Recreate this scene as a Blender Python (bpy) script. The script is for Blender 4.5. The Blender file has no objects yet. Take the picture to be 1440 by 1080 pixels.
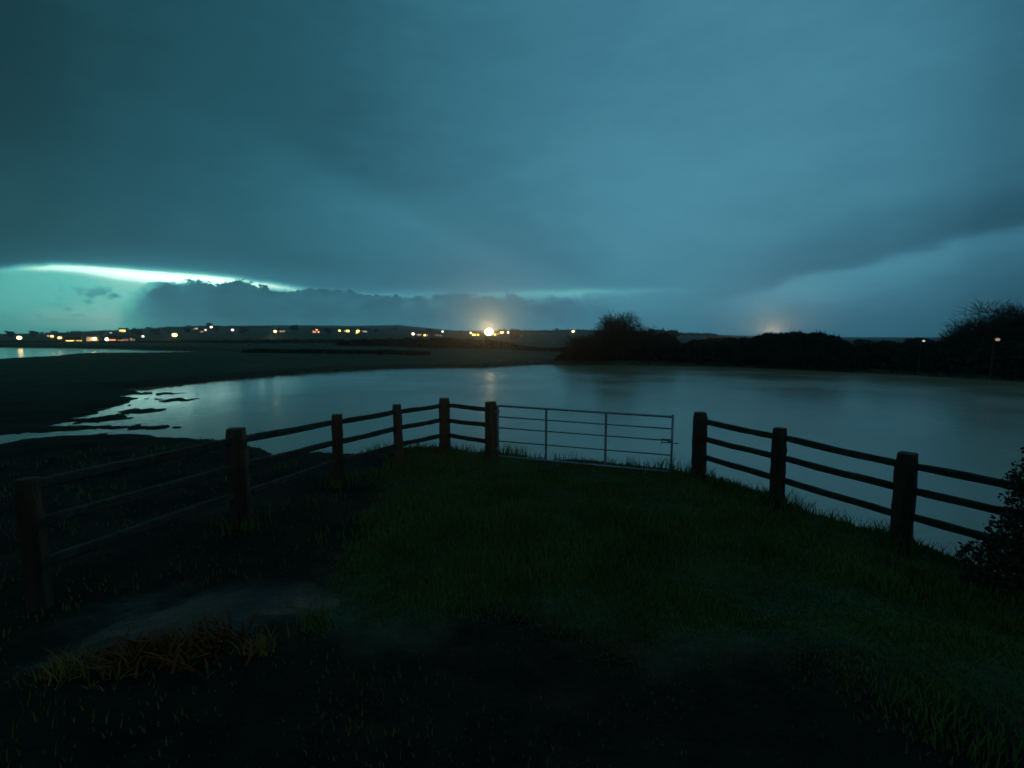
import bpy, bmesh, math, random
import numpy as np
from math import radians as R, pi, sin, cos, tan, atan2, sqrt
from mathutils import Vector, Matrix

S = bpy.context.scene
COL = S.collection

# ------------------------------------------------------------------ camera
HAZE = .0004
CAMZ = 2.85            # eye height above the flood water
PITCH = math.atan(64 / 640.0)
F = 640.0              # focal length in pixels of the 1440 px wide photograph
cam_d = bpy.data.cameras.new('camera')
cam = bpy.data.objects.new('camera', cam_d)
COL.objects.link(cam)
cam.location = (0, 0, CAMZ)
cam.rotation_euler = (pi / 2 - PITCH, 0, 0)
cam_d.sensor_width = 36.0
cam_d.lens = 36.0 * F / 1440.0
cam_d.clip_start = 0.05
cam_d.clip_end = 9000
cam_d.dof.use_dof = True
cam_d.dof.focus_distance = 2.6
cam_d.dof.aperture_fstop = 2.8
S.camera = cam
S.view_settings.view_transform = 'Standard'
S.view_settings.look = 'None'
S.view_settings.exposure = 0.0
S.view_settings.gamma = 1.0


def pdir(px, py):
    """world direction (with y component 1) of a point of the photograph"""
    a = (px - 720.0) / F
    b = (540.0 - py) / F
    y = cos(PITCH) + b * sin(PITCH)
    z = -sin(PITCH) + b * cos(PITCH)
    return a / y, z / y


def on_z(px, py, z=0.0):
    u, v = pdir(px, py)
    Y = (z - CAMZ) / v
    return u * Y, Y


def at(px, py, Y):
    u, v = pdir(px, py)
    return Vector((u * Y, Y, CAMZ + v * Y))


# ------------------------------------------------------------------ sky
W = bpy.data.worlds.new('World')
S.world = W
W.use_nodes = True
NT = W.node_tree
NT.nodes.clear()


class E:
    """tiny expression helper for math nodes"""
    def __init__(s, sock): s.s = sock
    def __add__(a, b): return mt('ADD', a, b)
    def __radd__(a, b): return mt('ADD', b, a)
    def __sub__(a, b): return mt('SUBTRACT', a, b)
    def __rsub__(a, b): return mt('SUBTRACT', b, a)
    def __mul__(a, b): return mt('MULTIPLY', a, b)
    def __rmul__(a, b): return mt('MULTIPLY', b, a)
    def __truediv__(a, b): return mt('DIVIDE', a, b)
    def __neg__(a): return mt('MULTIPLY', a, -1.0)


def mt(op, *a):
    n = NT.nodes.new('ShaderNodeMath')
    n.operation = op
    for i, v in enumerate(a):
        if isinstance(v, E): NT.links.new(v.s, n.inputs[i])
        else: n.inputs[i].default_value = v
    return E(n.outputs[0])


def clamp01(x): return mt('MINIMUM', mt('MAXIMUM', x, 0.0), 1.0)


def sstep(x, a, b):
    n = NT.nodes.new('ShaderNodeMapRange')
    n.interpolation_type = 'SMOOTHSTEP'
    NT.links.new(x.s, n.inputs[0])
    n.inputs[1].default_value = a
    n.inputs[2].default_value = b
    n.inputs[3].default_value = 0.0
    n.inputs[4].default_value = 1.0
    if a > b:
        n.inputs[1].default_value = b; n.inputs[2].default_value = a
        n.inputs[3].default_value = 1.0; n.inputs[4].default_value = 0.0
    return E(n.outputs[0])


def gauss(x):   # exp(-x^2)
    return mt('EXPONENT', -(x * x))


def curve(x, pts):
    """piecewise curve through pts [(x,y)...] of any range"""
    x0, x1 = pts[0][0], pts[-1][0]
    ys = [p[1] for p in pts]
    lo, hi = min(ys), max(ys)
    if hi - lo < 1e-6: hi = lo + 1e-6
    n = NT.nodes.new('ShaderNodeFloatCurve')
    c = n.mapping.curves[0]
    P = [((a - x0) / (x1 - x0), (b - lo) / (hi - lo)) for a, b in pts]
    c.points[0].location = P[0]
    c.points[1].location = P[-1]
    for p in P[1:-1]: c.points.new(*p)
    n.mapping.update()
    t = clamp01((x - x0) / (x1 - x0))
    NT.links.new(t.s, n.inputs['Value'])
    return E(n.outputs[0]) * (hi - lo) + lo


def noise(vec, scale, detail, rough=.5):
    n = NT.nodes.new('ShaderNodeTexNoise')
    NT.links.new(vec, n.inputs['Vector'])
    n.inputs['Scale'].default_value = scale
    n.inputs['Detail'].default_value = detail
    n.inputs['Roughness'].default_value = rough
    return E(n.outputs['Fac']) - 0.5


def AT(px, py):
    """azimuth and tangent of elevation of a photograph point"""
    u, v = pdir(px, py)
    a = math.atan(u)
    return a, v * cos(a)


tc = NT.nodes.new('ShaderNodeTexCoord')
sep = NT.nodes.new('ShaderNodeSeparateXYZ')
NT.links.new(tc.outputs['Generated'], sep.inputs[0])
X, Yc, Z = (E(sep.outputs[i]) for i in range(3))
az = mt('ARCTAN2', X, Yc)
hz = mt('SQRT', X * X + Yc * Yc)
tel = mt('DIVIDE', Z, mt('MAXIMUM', hz, 0.02))      # tan(elevation)
cmb = NT.nodes.new('ShaderNodeCombineXYZ')
NT.links.new(az.s, cmb.inputs[0]); NT.links.new(mt('MULTIPLY', tel, 3.2).s, cmb.inputs[1])
cmbf = NT.nodes.new('ShaderNodeCombineXYZ')
NT.links.new(az.s, cmbf.inputs[0]); NT.links.new(mt('MULTIPLY', tel, 1.6).s, cmbf.inputs[1])
dirv = tc.outputs['Generated']
nbig = noise(cmb.outputs[0], 2.2, 4, .55)
nmid = noise(cmb.outputs[0], 7.0, 5, .6)
nfine = noise(cmbf.outputs[0], 38.0, 6, .62)
nsoft = noise(cmbf.outputs[0], 14.0, 3, .5)

azA = [AT(x, 400)[0] for x in (0, 200, 420, 720, 1000, 1200, 1330, 1440)]
Laz = curve(az, [(-3.14, .55), (-1.6, .52), (azA[0], .70), (azA[1], .82), (azA[2], .90), (azA[3], .96), (azA[4], .985),
                 (azA[5], .95), (azA[6], .86), (azA[7], .74), (1.6, .6), (3.14, .55)])
Lel = curve(tel, [(0, .615), (.06, .585), (.14, .565), (.26, .565), (.42, .56), (.62, .545), (.85, .53), (1.4, .52), (3.0, .52)])
L = Laz * Lel + nbig * .075 + nmid * .035
# streaky cloud sheets fanning out from the left (darker belly above the streak)
def blob(px, py, sx, sy, amp):
    a, t = AT(px, py)
    return gauss((az - a) / (sx / F)) * gauss((tel - t) / (sy / F)) * amp
L = L - blob(-40, -40, 420, 260, .19) - blob(500, 60, 240, 130, .03) - blob(120, 335, 260, 42, .0) - blob(420, 372, 260, 22, .03) + blob(560, 300, 110, 40, .045) + blob(900, 285, 150, 90, .035)
# diagonal dark edge running from upper left down to the centre
a1, t1 = AT(420, 225); a2, t2 = AT(800, 395)
sl = (t2 - t1) / (a2 - a1)
dd = tel - t1 - (az - a1) * sl + nmid * .09 + nsoft * .03
inr = sstep(az, a1 - .12, a1 + .12) * sstep(az, a2 + .16, a2 - .05)
L = L - sstep(dd, -.02, .035) * sstep(dd, .24, .03) * inr * .042
# diagonal band on the right
a1, t1 = AT(985, 425); a2, t2 = AT(1440, 312)
sl = (t2 - t1) / (a2 - a1)
dd = tel - t1 - (az - a1) * sl + nmid * .04 + nsoft * .02 + (az - a1) * (az - a2) * .12
inr = sstep(az, a1 - .05, a1 + .2)
L = L - sstep(dd, -.02, .01) * sstep(dd, .11, .012) * inr * .085
L = L + nfine * .022 + nsoft * .02 + sstep(dd, -.075, -.03) * sstep(dd, .002, -.018) * inr * .075
L = L - sstep(dd, -.05, -.12) * inr * .05
# clear strip beneath the cloud sheet on the left
streak_pts = [(-60, 384), (0, 380), (60, 376), (110, 377), (170, 383), (240, 389), (300, 393), (360, 400), (410, 406), (470, 412), (560, 416), (700, 414), (860, 410), (1000, 410)]
SP = [AT(x, y) for x, y in streak_pts]
strk = curve(az, SP)
nzk = curve(az, [(SP[0][0], .4), (SP[6][0], .7), (SP[8][0], 1.6), (SP[13][0], 3.2)])
ds = tel - strk + (nfine * .006 + nsoft * .005) * nzk
stw = curve(az, [(SP[0][0], .004), (SP[1][0], .0055), (SP[3][0], .0065), (SP[5][0], .0095), (SP[6][0], .009), (SP[8][0], .007), (SP[10][0], .006), (SP[13][0], .006)])
sta = curve(az, [(SP[0][0] - .15, .0), (SP[0][0], .10), (SP[1][0], .22), (SP[2][0], .42), (SP[3][0], .55), (SP[4][0], .66), (SP[5][0], .75), (SP[6][0], .66),
                 (SP[7][0], .5), (SP[8][0], .36), (SP[9][0], .16), (SP[10][0], .10), (SP[11][0], .07), (SP[12][0], .07), (SP[13][0], .0)])
clr = sstep(ds, .010, -.012)
cw = curve(az, [(SP[0][0] - .5, .0), (SP[0][0], .34), (SP[3][0], .39), (SP[5][0], .36), (SP[7][0], .2), (SP[8][0], .13), (SP[10][0], .085), (SP[11][0], .085), (SP[12][0], .05), (SP[13][0], 0)])
L = L + clr * cw
L = L + blob(150, 450, 120, 10, .04) + blob(60, 440, 170, 40, .11) - blob(80, 468, 200, 5, .03)
# small dark wisps in the clear part
wisp = sstep(nfine + nsoft * .6, .04, .16) * (blob(150, 414, 45, 9, 1.0) + blob(175, 425, 30, 10, .8) + blob(80, 438, 22, 5, .8))
L = L - wisp * .16
glow = gauss(ds / stw) * sta
glow2 = gauss(ds / .03) * sta * .16
L = L + glow + glow2
# cumulus bank in front of the strip
BT = [AT(x, y) for x, y in [(150, 452), (185, 428), (205, 408), (235, 397), (270, 393), (310, 397), (335, 394), (365, 402), (400, 410), (425, 404), (480, 408), (560, 416), (600, 415), (640, 411),
                            (700, 418), (725, 415), (745, 424), (800, 419), (850, 430), (900, 446), (960, 470)]]
bt = curve(az, BT)
bil = noise(cmbf.outputs[0], 75.0, 3, .5)
db = tel - bt + nfine * .030 + nsoft * .022 + mt('ABSOLUTE', bil) * -.03 + .004
ina = sstep(az, BT[0][0], BT[2][0] + .02) * sstep(az, BT[20][0], BT[16][0])
soft = curve(az, [(BT[0][0], .05), (BT[2][0], .012), (BT[4][0], .003), (BT[14][0], .005), (BT[20][0], .02)])
bm_ = clamp01(.5 - (db / soft) * .5) * ina
bankL = curve(tel, [(-.05, .66), (.0, .64), (.02, .61), (.045, .52), (.075, .475), (.11, .46)])
bankL = bankL + nsoft * .16 + nfine * .12 + sstep(db, -.03, -.001) * nfine * .25 + sstep(az, BT[6][0], BT[1][0]) * .06
L = L * (1.0 - bm_) + bankL * bm_ * curve(az, [(BT[0][0], 1.1), (BT[5][0], .93), (BT[9][0], .98), (BT[20][0], 1.03)])
L = L + blob(790, 411, 75, 8, .10) * (1.0 + nfine * 3.0) + blob(590, 411, 60, 5, .07)
hot = mt('MAXIMUM', L - .97, 0.0)
L = clamp01(L)

ramp = NT.nodes.new('ShaderNodeValToRGB')
NT.links.new(L.s, ramp.inputs[0])
def lin(c):
    return tuple(((v / 255) / 12.92 if v <= 10 else (((v / 255) + .055) / 1.055) ** 2.4) for v in c) + (1.0,)
stops = [(0, (8, 22, 29)), (.22, (25, 58, 69)), (.36, (39, 86, 103)), (.5, (59, 117, 139)), (.62, (77, 145, 166)), (.74, (98, 180, 186)), (.87, (122, 214, 208)), (1.0, (222, 255, 247))]
cr = ramp.color_ramp
cr.elements[0].position = 0; cr.elements[0].color = lin(stops[0][1])
cr.elements[1].position = 1; cr.elements[1].color = lin(stops[-1][1])
for p, c in stops[1:-1]:
    e = cr.elements.new(p); e.color = lin(c)
# greener to the left, bluer to the right
tint = NT.nodes.new('ShaderNodeMix'); tint.data_type = 'RGBA'
tf = sstep(az, -.75, .35)
NT.links.new(tf.s, tint.inputs[0])
tint.inputs[6].default_value = (.80, 1.03, .95, 1); tint.inputs[7].default_value = (1.06, 1.0, 1.01, 1)
mul = NT.nodes.new('ShaderNodeMix'); mul.data_type = 'RGBA'; mul.blend_type = 'MULTIPLY'; mul.inputs[0].default_value = 1
NT.links.new(ramp.outputs[0], mul.inputs[6]); NT.links.new(tint.outputs[2], mul.inputs[7])
# a little real dusk scattering underneath the clouds
sky = NT.nodes.new('ShaderNodeTexSky')
sky.sky_type = 'NISHITA'; sky.sun_disc = False
sky.sun_elevation = R(-3.0); sky.sun_rotation = R(-32.0)
addn = NT.nodes.new('ShaderNodeMix'); addn.data_type = 'RGBA'; addn.blend_type = 'ADD'; addn.inputs[0].default_value = .02
NT.links.new(mul.outputs[2], addn.inputs[6]); NT.links.new(sky.outputs[0], addn.inputs[7])
bg = NT.nodes.new('ShaderNodeBackground')
NT.links.new((hot * 3.5 + 1.0).s, bg.inputs['Strength'])
NT.links.new(addn.outputs[2], bg.inputs['Color'])
wo = NT.nodes.new('ShaderNodeOutputWorld')
NT.links.new(bg.outputs[0], wo.inputs[0])

# very faint, broad warm fill added behind the camera for post fronts and ground
sd_ = bpy.data.lights.new('warm_fill', 'SUN')
sd_.energy = 0.06; sd_.angle = R(40); sd_.color = (1.0, .78, .6)
warm_fill = bpy.data.objects.new('warm_fill', sd_); COL.objects.link(warm_fill)
warm_fill.rotation_euler = Vector((-.15, 1.0, -.30)).to_track_quat('-Z', 'Y').to_euler()

# ------------------------------------------------------------------ helpers
def tag(o, label=None, cat=None, group=None, kind=None):
    if label: o['label'] = label
    if cat: o['category'] = cat
    if group: o['group'] = group
    if kind: o['kind'] = kind
    return o


def link(o, parent=None):
    COL.objects.link(o)
    if parent: o.parent = parent
    return o


def empty(name, loc=(0, 0, 0), rz=0):
    o = bpy.data.objects.new(name, None)
    o.empty_display_size = .3
    o.location = loc; o.rotation_euler = (0, 0, rz)
    return link(o)


def obj_np(name, verts, faces_flat, loop_n, mat, parent=None, smooth=False):
    """verts (n,3), faces_flat indices, every face with loop_n corners"""
    verts = np.asarray(verts, dtype=np.float32); ff = np.asarray(faces_flat, dtype=np.int32).ravel()
    nf = len(ff) // loop_n
    me = bpy.data.meshes.new(name)
    me.vertices.add(len(verts)); me.vertices.foreach_set('co', verts.ravel())
    me.loops.add(len(ff)); me.loops.foreach_set('vertex_index', ff)
    me.polygons.add(nf)
    me.polygons.foreach_set('loop_start', np.arange(nf, dtype=np.int32) * loop_n)
    me.polygons.foreach_set('loop_total', np.full(nf, loop_n, dtype=np.int32))
    if smooth: me.polygons.foreach_set('use_smooth', np.ones(nf, dtype=bool))
    me.update(calc_edges=True); me.validate()
    me.materials.append(mat)
    return link(bpy.data.objects.new(name, me), parent)


def obj_bm(name, bm, mat, parent=None, smooth=False):
    me = bpy.data.meshes.new(name)
    bm.normal_update(); bm.to_mesh(me); bm.free()
    if smooth:
        for p in me.polygons: p.use_smooth = True
    me.materials.append(mat)
    return link(bpy.data.objects.new(name, me), parent)


def add_box(bm, c, s, M=None):
    r = bmesh.ops.create_cube(bm, size=1)
    T = Matrix.Translation(c) @ (M.to_4x4() if M else Matrix.Identity(4)) @ Matrix.Diagonal((*s, 1))
    bmesh.ops.transform(bm, matrix=T, verts=r['verts'])
    return r['verts']


def add_tube(bm, pts, rad, n=8, cap=True):
    pts = [Vector(p) for p in pts]
    rings = []
    for i, p in enumerate(pts):
        d = (pts[min(i + 1, len(pts) - 1)] - pts[max(i - 1, 0)]).normalized()
        a = d.cross(Vector((0, 0, 1)))
        if a.length < .05: a = d.cross(Vector((1, 0, 0)))
        a.normalize(); b = d.cross(a)
        r = rad[i] if hasattr(rad, '__len__') else rad
        rings.append([bm.verts.new(p + (a * cos(2 * pi * k / n) + b * sin(2 * pi * k / n)) * r) for k in range(n)])
    for q in range(len(rings) - 1):
        for k in range(n):
            bm.faces.new((rings[q][k], rings[q][(k + 1) % n], rings[q + 1][(k + 1) % n], rings[q + 1][k]))
    if cap:
        bm.faces.new(rings[0][::-1]); bm.faces.new(rings[-1])


# ------------------------------------------------------------------ materials
def mat(name, base, rough=.8, spec=.3, metal=0, n_scale=0, c2=None, bump=0, bscale=None, stretch=None, detail=5, ramp=(.35, .65)):
    m = bpy.data.materials.new(name); m.use_nodes = True
    nt = m.node_tree; b = nt.nodes['Principled BSDF']
    b.inputs['Base Color'].default_value = (*base, 1)
    b.inputs['Roughness'].default_value = rough
    b.inputs['Specular IOR Level'].default_value = spec
    b.inputs['Metallic'].default_value = metal
    if n_scale:
        t = nt.nodes.new('ShaderNodeTexCoord'); mp = nt.nodes.new('ShaderNodeMapping')
        nt.links.new(t.outputs['Object'], mp.inputs[0])
        if stretch: mp.inputs['Scale'].default_value = stretch
        n = nt.nodes.new('ShaderNodeTexNoise'); n.inputs['Scale'].default_value = n_scale; n.inputs['Detail'].default_value = detail
        n.inputs['Roughness'].default_value = .6
        nt.links.new(mp.outputs[0], n.inputs['Vector'])
        r = nt.nodes.new('ShaderNodeValToRGB')
        r.color_ramp.elements[0].position = ramp[0]; r.color_ramp.elements[1].position = ramp[1]
        r.color_ramp.elements[0].color = (*base, 1); r.color_ramp.elements[1].color = (*(c2 or base), 1)
        nt.links.new(n.outputs['Fac'], r.inputs[0]); nt.links.new(r.outputs[0], b.inputs['Base Color'])
        if bump:
            n2 = nt.nodes.new('ShaderNodeTexNoise'); n2.inputs['Scale'].default_value = bscale or n_scale * 3; n2.inputs['Detail'].default_value = 6
            nt.links.new(mp.outputs[0], n2.inputs['Vector'])
            bp = nt.nodes.new('ShaderNodeBump'); bp.inputs['Strength'].default_value = bump; bp.inputs['Distance'].default_value = .02
            nt.links.new(n2.outputs['Fac'], bp.inputs['Height']); nt.links.new(bp.outputs[0], b.inputs['Normal'])
    return m


def emat(name, col, strength):
    m = bpy.data.materials.new(name); m.use_nodes = True
    b = m.node_tree.nodes['Principled BSDF']
    b.inputs['Base Color'].default_value = (.2, .2, .2, 1)
    b.inputs['Emission Color'].default_value = (*col, 1); b.inputs['Emission Strength'].default_value = strength
    return m


M_wood = mat('weathered_timber', (.07, .038, .025), .85, .2, 0, 5, (.17, .10, .065), .8, 30, (1, 1, .12))
M_wood_dark = mat('dark_timber', (.05, .032, .022), .85, .2, 0, 5, (.11, .075, .05), .8, 30, (1, 1, .12))
M_rail = mat('split_timber', (.05, .04, .032), .9, .2, 0, 9, (.11, .085, .065), .8, 40)
M_galv = mat('galvanised_steel', (.22, .30, .33), .5, .5, .35, 8, (.32, .40, .43), .1)
M_bark = mat('bark', (.035, .028, .02), .9, .2, 0, 8, (.06, .05, .04), .5)
M_twig = mat('twigs', (.05, .042, .03), .9, .1, 0, 1.2, (.075, .065, .045))
M_hedge = mat('hedge_leaves', (.02, .03, .018), .85, .1, 0, .5, (.045, .05, .03))
M_ivy = mat('ivy_leaves', (.035, .045, .02), .7, .2, 0, 3, (.07, .045, .03))
M_hwall = mat('stone_wall', (.16, .15, .13), .9, .2, 0, .6, (.24, .22, .19))
M_hbrick = mat('brick_wall', (.14, .08, .06), .9, .2, 0, .8, (.2, .12, .09))
M_roof = mat('slate_roof', (.06, .065, .075), .8, .3, 0, 1.5, (.1, .1, .11))
M_pole = mat('painted_pole', (.08, .09, .09), .6, .4, .3, 4, (.12, .13, .13))

# ground
gm = bpy.data.materials.new('ground'); gm.use_nodes = True
nt = gm.node_tree; b = nt.nodes['Principled BSDF']
b.inputs['Roughness'].default_value = .95; b.inputs['Specular IOR Level'].default_value = .12
g = nt.nodes.new('ShaderNodeNewGeometry')
def gn(scale, detail=5):
    n = nt.nodes.new('ShaderNodeTexNoise'); n.inputs['Scale'].default_value = scale; n.inputs['Detail'].default_value = detail; n.inputs['Roughness'].default_value = .6
    nt.links.new(g.outputs['Position'], n.inputs['Vector']); return n.outputs['Fac']
def gramp(src, p0, p1, c0, c1):
    r = nt.nodes.new('ShaderNodeValToRGB'); e = r.color_ramp.elements
    e[0].position = p0; e[1].position = p1; e[0].color = (*c0, 1); e[1].color = (*c1, 1)
    nt.links.new(src, r.inputs[0]); return r.outputs[0]
def gmix(f, a, c):
    m = nt.nodes.new('ShaderNodeMix'); m.data_type = 'RGBA'
    nt.links.new(f, m.inputs[0]); nt.links.new(a, m.inputs[6]); nt.links.new(c, m.inputs[7]); return m.outputs[2]
c1 = gramp(gn(1.3), .38, .62, (.035, .055, .024), (.07, .09, .04))
c2 = gramp(gn(.9), .4, .6, (.07, .058, .036), (.10, .088, .055))
c3 = gramp(gn(6.0, 8), .35, .7, (.035, .045, .02), (.085, .08, .05))
f1 = gramp(gn(.03, 3), .42, .55, (0, 0, 0), (1, 1, 1))
f2 = gramp(gn(.4, 6), .5, .6, (0, 0, 0), (.7, .7, .7))
gcol = gmix(f2, gmix(f1, c1, c2), c3)
# corner darkness painted into the ground colour, at left and near the camera
sp_ = nt.nodes.new('ShaderNodeSeparateXYZ'); nt.links.new(g.outputs['Position'], sp_.inputs[0])
def gm_(op, *a):
    n = nt.nodes.new('ShaderNodeMath'); n.operation = op
    for i, v in enumerate(a):
        if hasattr(v, 'links'): nt.links.new(v, n.inputs[i])
        else: n.inputs[i].default_value = v
    return n.outputs[0]
wob = gm_('MULTIPLY', gm_('SUBTRACT', gn(.8, 5), .5), 3.0)
# edge of the darkened area: x < -0.95 - 0.12 * y
e1 = gm_('SUBTRACT', gm_('ADD', gm_('MULTIPLY', sp_.outputs[1], -.14), -.85), gm_('ADD', sp_.outputs[0], wob))
e2 = gm_('SUBTRACT', 3.3, gm_('ADD', gm_('SQRT', gm_('ADD', gm_('MULTIPLY', sp_.outputs[0], sp_.outputs[0]), gm_('MULTIPLY', sp_.outputs[1], sp_.outputs[1]))), wob))
mk = gm_('MAXIMUM', e1, e2)
mr_ = nt.nodes.new('ShaderNodeMapRange'); nt.links.new(mk, mr_.inputs[0]); mr_.inputs[1].default_value = -.25; mr_.inputs[2].default_value = .35
far_ = nt.nodes.new('ShaderNodeMapRange'); nt.links.new(sp_.outputs[1], far_.inputs[0]); far_.inputs[1].default_value = 9; far_.inputs[2].default_value = 40; far_.inputs[3].default_value = 1; far_.inputs[4].default_value = 0
corner_dark = gramp(gn(2.6, 7), .35, .7, (.007, .006, .004), (.026, .019, .011))
nt.links.new(gmix(gm_('MULTIPLY', mr_.outputs[0], far_.outputs[0]), gcol, corner_dark), b.inputs['Base Color'])
# a wet hollow in the darkened ground at the lower left
dx_ = gm_('MULTIPLY', gm_('ADD', sp_.outputs[0], 2.45), .95); dy_ = gm_('MULTIPLY', gm_('ADD', sp_.outputs[1], -3.3), 1.6)
dw = gm_('ADD', gm_('SQRT', gm_('ADD', gm_('MULTIPLY', dx_, dx_), gm_('MULTIPLY', dy_, dy_))), gm_('MULTIPLY', gm_('SUBTRACT', gn(3.5, 8), .5), 1.6))
wet = nt.nodes.new('ShaderNodeMapRange'); nt.links.new(dw, wet.inputs[0]); wet.inputs[1].default_value = .6; wet.inputs[2].default_value = 1.3; wet.inputs[3].default_value = 1; wet.inputs[4].default_value = 0
nt.links.new(gm_('SUBTRACT', .95, gm_('MULTIPLY', wet.outputs[0], .45)), b.inputs['Roughness'])
nt.links.new(gm_('ADD', .12, gm_('MULTIPLY', wet.outputs[0], .10)), b.inputs['Specular IOR Level'])
bp = nt.nodes.new('ShaderNodeBump'); bp.inputs['Strength'].default_value = .6; bp.inputs['Distance'].default_value = .05
nt.links.new(gn(9, 8), bp.inputs['Height']); nt.links.new(bp.outputs[0], b.inputs['Normal'])
M_ground = gm

# water: murky flood water with small ripples
wm = bpy.data.materials.new('flood_water'); wm.use_nodes = True
nt = wm.node_tree; b = nt.nodes['Principled BSDF']
b.inputs['Base Color'].default_value = (.44, .27, .16, 1)
b.inputs['Roughness'].default_value = .10
b.inputs['IOR'].default_value = 1.75
b.inputs['Specular IOR Level'].default_value = .5
g = nt.nodes.new('ShaderNodeNewGeometry')
mp = nt.nodes.new('ShaderNodeMapping'); mp.inputs['Rotation'].default_value = (0, 0, R(20)); mp.inputs['Scale'].default_value = (1, 1.9, 1)
nt.links.new(g.outputs['Position'], mp.inputs[0])
n1 = nt.nodes.new('ShaderNodeTexNoise'); n1.inputs['Scale'].default_value = 2.6; n1.inputs['Detail'].default_value = 4
nt.links.new(mp.outputs[0], n1.inputs['Vector'])
n2 = nt.nodes.new('ShaderNodeTexNoise'); n2.inputs['Scale'].default_value = .16; n2.inputs['Detail'].default_value = 3
nt.links.new(g.outputs['Position'], n2.inputs['Vector'])
st = nt.nodes.new('ShaderNodeMapRange'); nt.links.new(n2.outputs['Fac'], st.inputs[0])
st.inputs[1].default_value = .35; st.inputs[2].default_value = .65; st.inputs[3].default_value = .25; st.inputs[4].default_value = .6
bp = nt.nodes.new('ShaderNodeBump'); bp.inputs['Distance'].default_value = .03
nt.links.new(st.outputs[0], bp.inputs['Strength'])
nt.links.new(n1.outputs['Fac'], bp.inputs['Height']); nt.links.new(bp.outputs[0], b.inputs['Normal'])
rr = nt.nodes.new('ShaderNodeMapRange'); nt.links.new(n2.outputs['Fac'], rr.inputs[0])
rr.inputs[1].default_value = .35; rr.inputs[2].default_value = .65; rr.inputs[3].default_value = .17; rr.inputs[4].default_value = .26
# the water lies calmer in the lee of the left bank
sx_ = nt.nodes.new('ShaderNodeSeparateXYZ'); nt.links.new(g.outputs['Position'], sx_.inputs[0])
cm = nt.nodes.new('ShaderNodeMapRange'); cm.interpolation_type = 'SMOOTHSTEP'; nt.links.new(sx_.outputs[0], cm.inputs[0])
cm.inputs[1].default_value = -15; cm.inputs[2].default_value = -7; cm.inputs[3].default_value = .42; cm.inputs[4].default_value = 1.0
m1_ = nt.nodes.new('ShaderNodeMath'); m1_.operation = 'MULTIPLY'; nt.links.new(rr.outputs[0], m1_.inputs[0]); nt.links.new(cm.outputs[0], m1_.inputs[1])
m2_ = nt.nodes.new('ShaderNodeMath'); m2_.operation = 'MULTIPLY'; nt.links.new(st.outputs[0], m2_.inputs[0]); nt.links.new(cm.outputs[0], m2_.inputs[1])
nt.links.new(m1_.outputs[0], b.inputs['Roughness']); nt.links.new(m2_.outputs[0], bp.inputs['Strength'])
M_water = wm

# ------------------------------------------------------------------ terrain
rng = np.random.default_rng(7)
def vnoise(x, y, seed=0):
    xi = np.floor(x).astype(np.int64); yi = np.floor(y).astype(np.int64)
    fx = x - xi; fy = y - yi
    fx = fx * fx * (3 - 2 * fx); fy = fy * fy * (3 - 2 * fy)
    def h(a, b):
        v = (a * 374761393 + b * 668265263 + seed * 974634777) & 0xffffffff
        v = ((v ^ (v >> 13)) * 1274126177) & 0xffffffff
        return ((v ^ (v >> 16)) & 0xffff) / 65535.0
    return (h(xi, yi) * (1 - fx) + h(xi + 1, yi) * fx) * (1 - fy) + (h(xi, yi + 1) * (1 - fx) + h(xi + 1, yi + 1) * fx) * fy - .5
def fbm(x, y, o=4, seed=0):
    s = 0; a = 1.0
    for i in range(o):
        s = s + vnoise(x * 2 ** i, y * 2 ** i, seed + i) * a; a *= .5
    return s


def sdist(px, py, poly):
    """signed distance: negative inside"""
    poly = np.asarray(poly, float); n = len(poly)
    d = np.full(px.shape, 1e9); ins = np.zeros(px.shape, bool)
    for i in range(n):
        ax, ay = poly[i]; bx, by = poly[(i + 1) % n]
        ex, ey = bx - ax, by - ay
        t = np.clip(((px - ax) * ex + (py - ay) * ey) / (ex * ex + ey * ey + 1e-12), 0, 1)
        d = np.minimum(d, (px - ax - t * ex) ** 2 + (py - ay - t * ey) ** 2)
        c = ((ay > py) != (by > py)) & (px < (bx - ax) * (py - ay) / (by - ay + 1e-12) + ax)
        ins ^= c
    d = np.sqrt(d)
    return np.where(ins, -d, d)


LAKE = [on_z(*p) for p in [(178, 547), (250, 540), (300, 535), (380, 528), (480, 521), (560, 518), (620, 517), (680, 517.5), (708, 515), (760, 512.5), (860, 513.5), (1000, 515), (1100, 519),
                            (1200, 523.5), (1300, 529), (1440, 537.5), (1620, 548)]]
LAKE += [(38, 14), (22, 4), (8.5, 2.2), (6.6, 3.2), (5.9, 4.6), (5.35, 5.9), (4.75, 7.1), (4.1, 8.2), (3.4, 8.95), (1.5, 9.75), (.2, 10.15), (-.7, 10.5), (-1.3, 10.95), (-2.6, 10.9), (-3.6, 10.4)]
LAKE += [on_z(*p) for p in [(462, 641), (430, 645), (388, 641), (345, 626), (290, 621), (225, 617), (180, 611), (95, 617), (0, 630), (-80, 640), (-80, 607), (0, 606), (58, 600), (92, 590), (135, 580), (172, 569), (196, 560), (178, 556)]]
POND = [on_z(*p) for p in [(-60, 487.5), (0, 488), (80, 489), (160, 490.5), (230, 492.5), (300, 494.5), (355, 496.5), (300, 498.5), (225, 500), (150, 500.5), (90, 502), (60, 506), (0, 509), (-60, 511)]]
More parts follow.
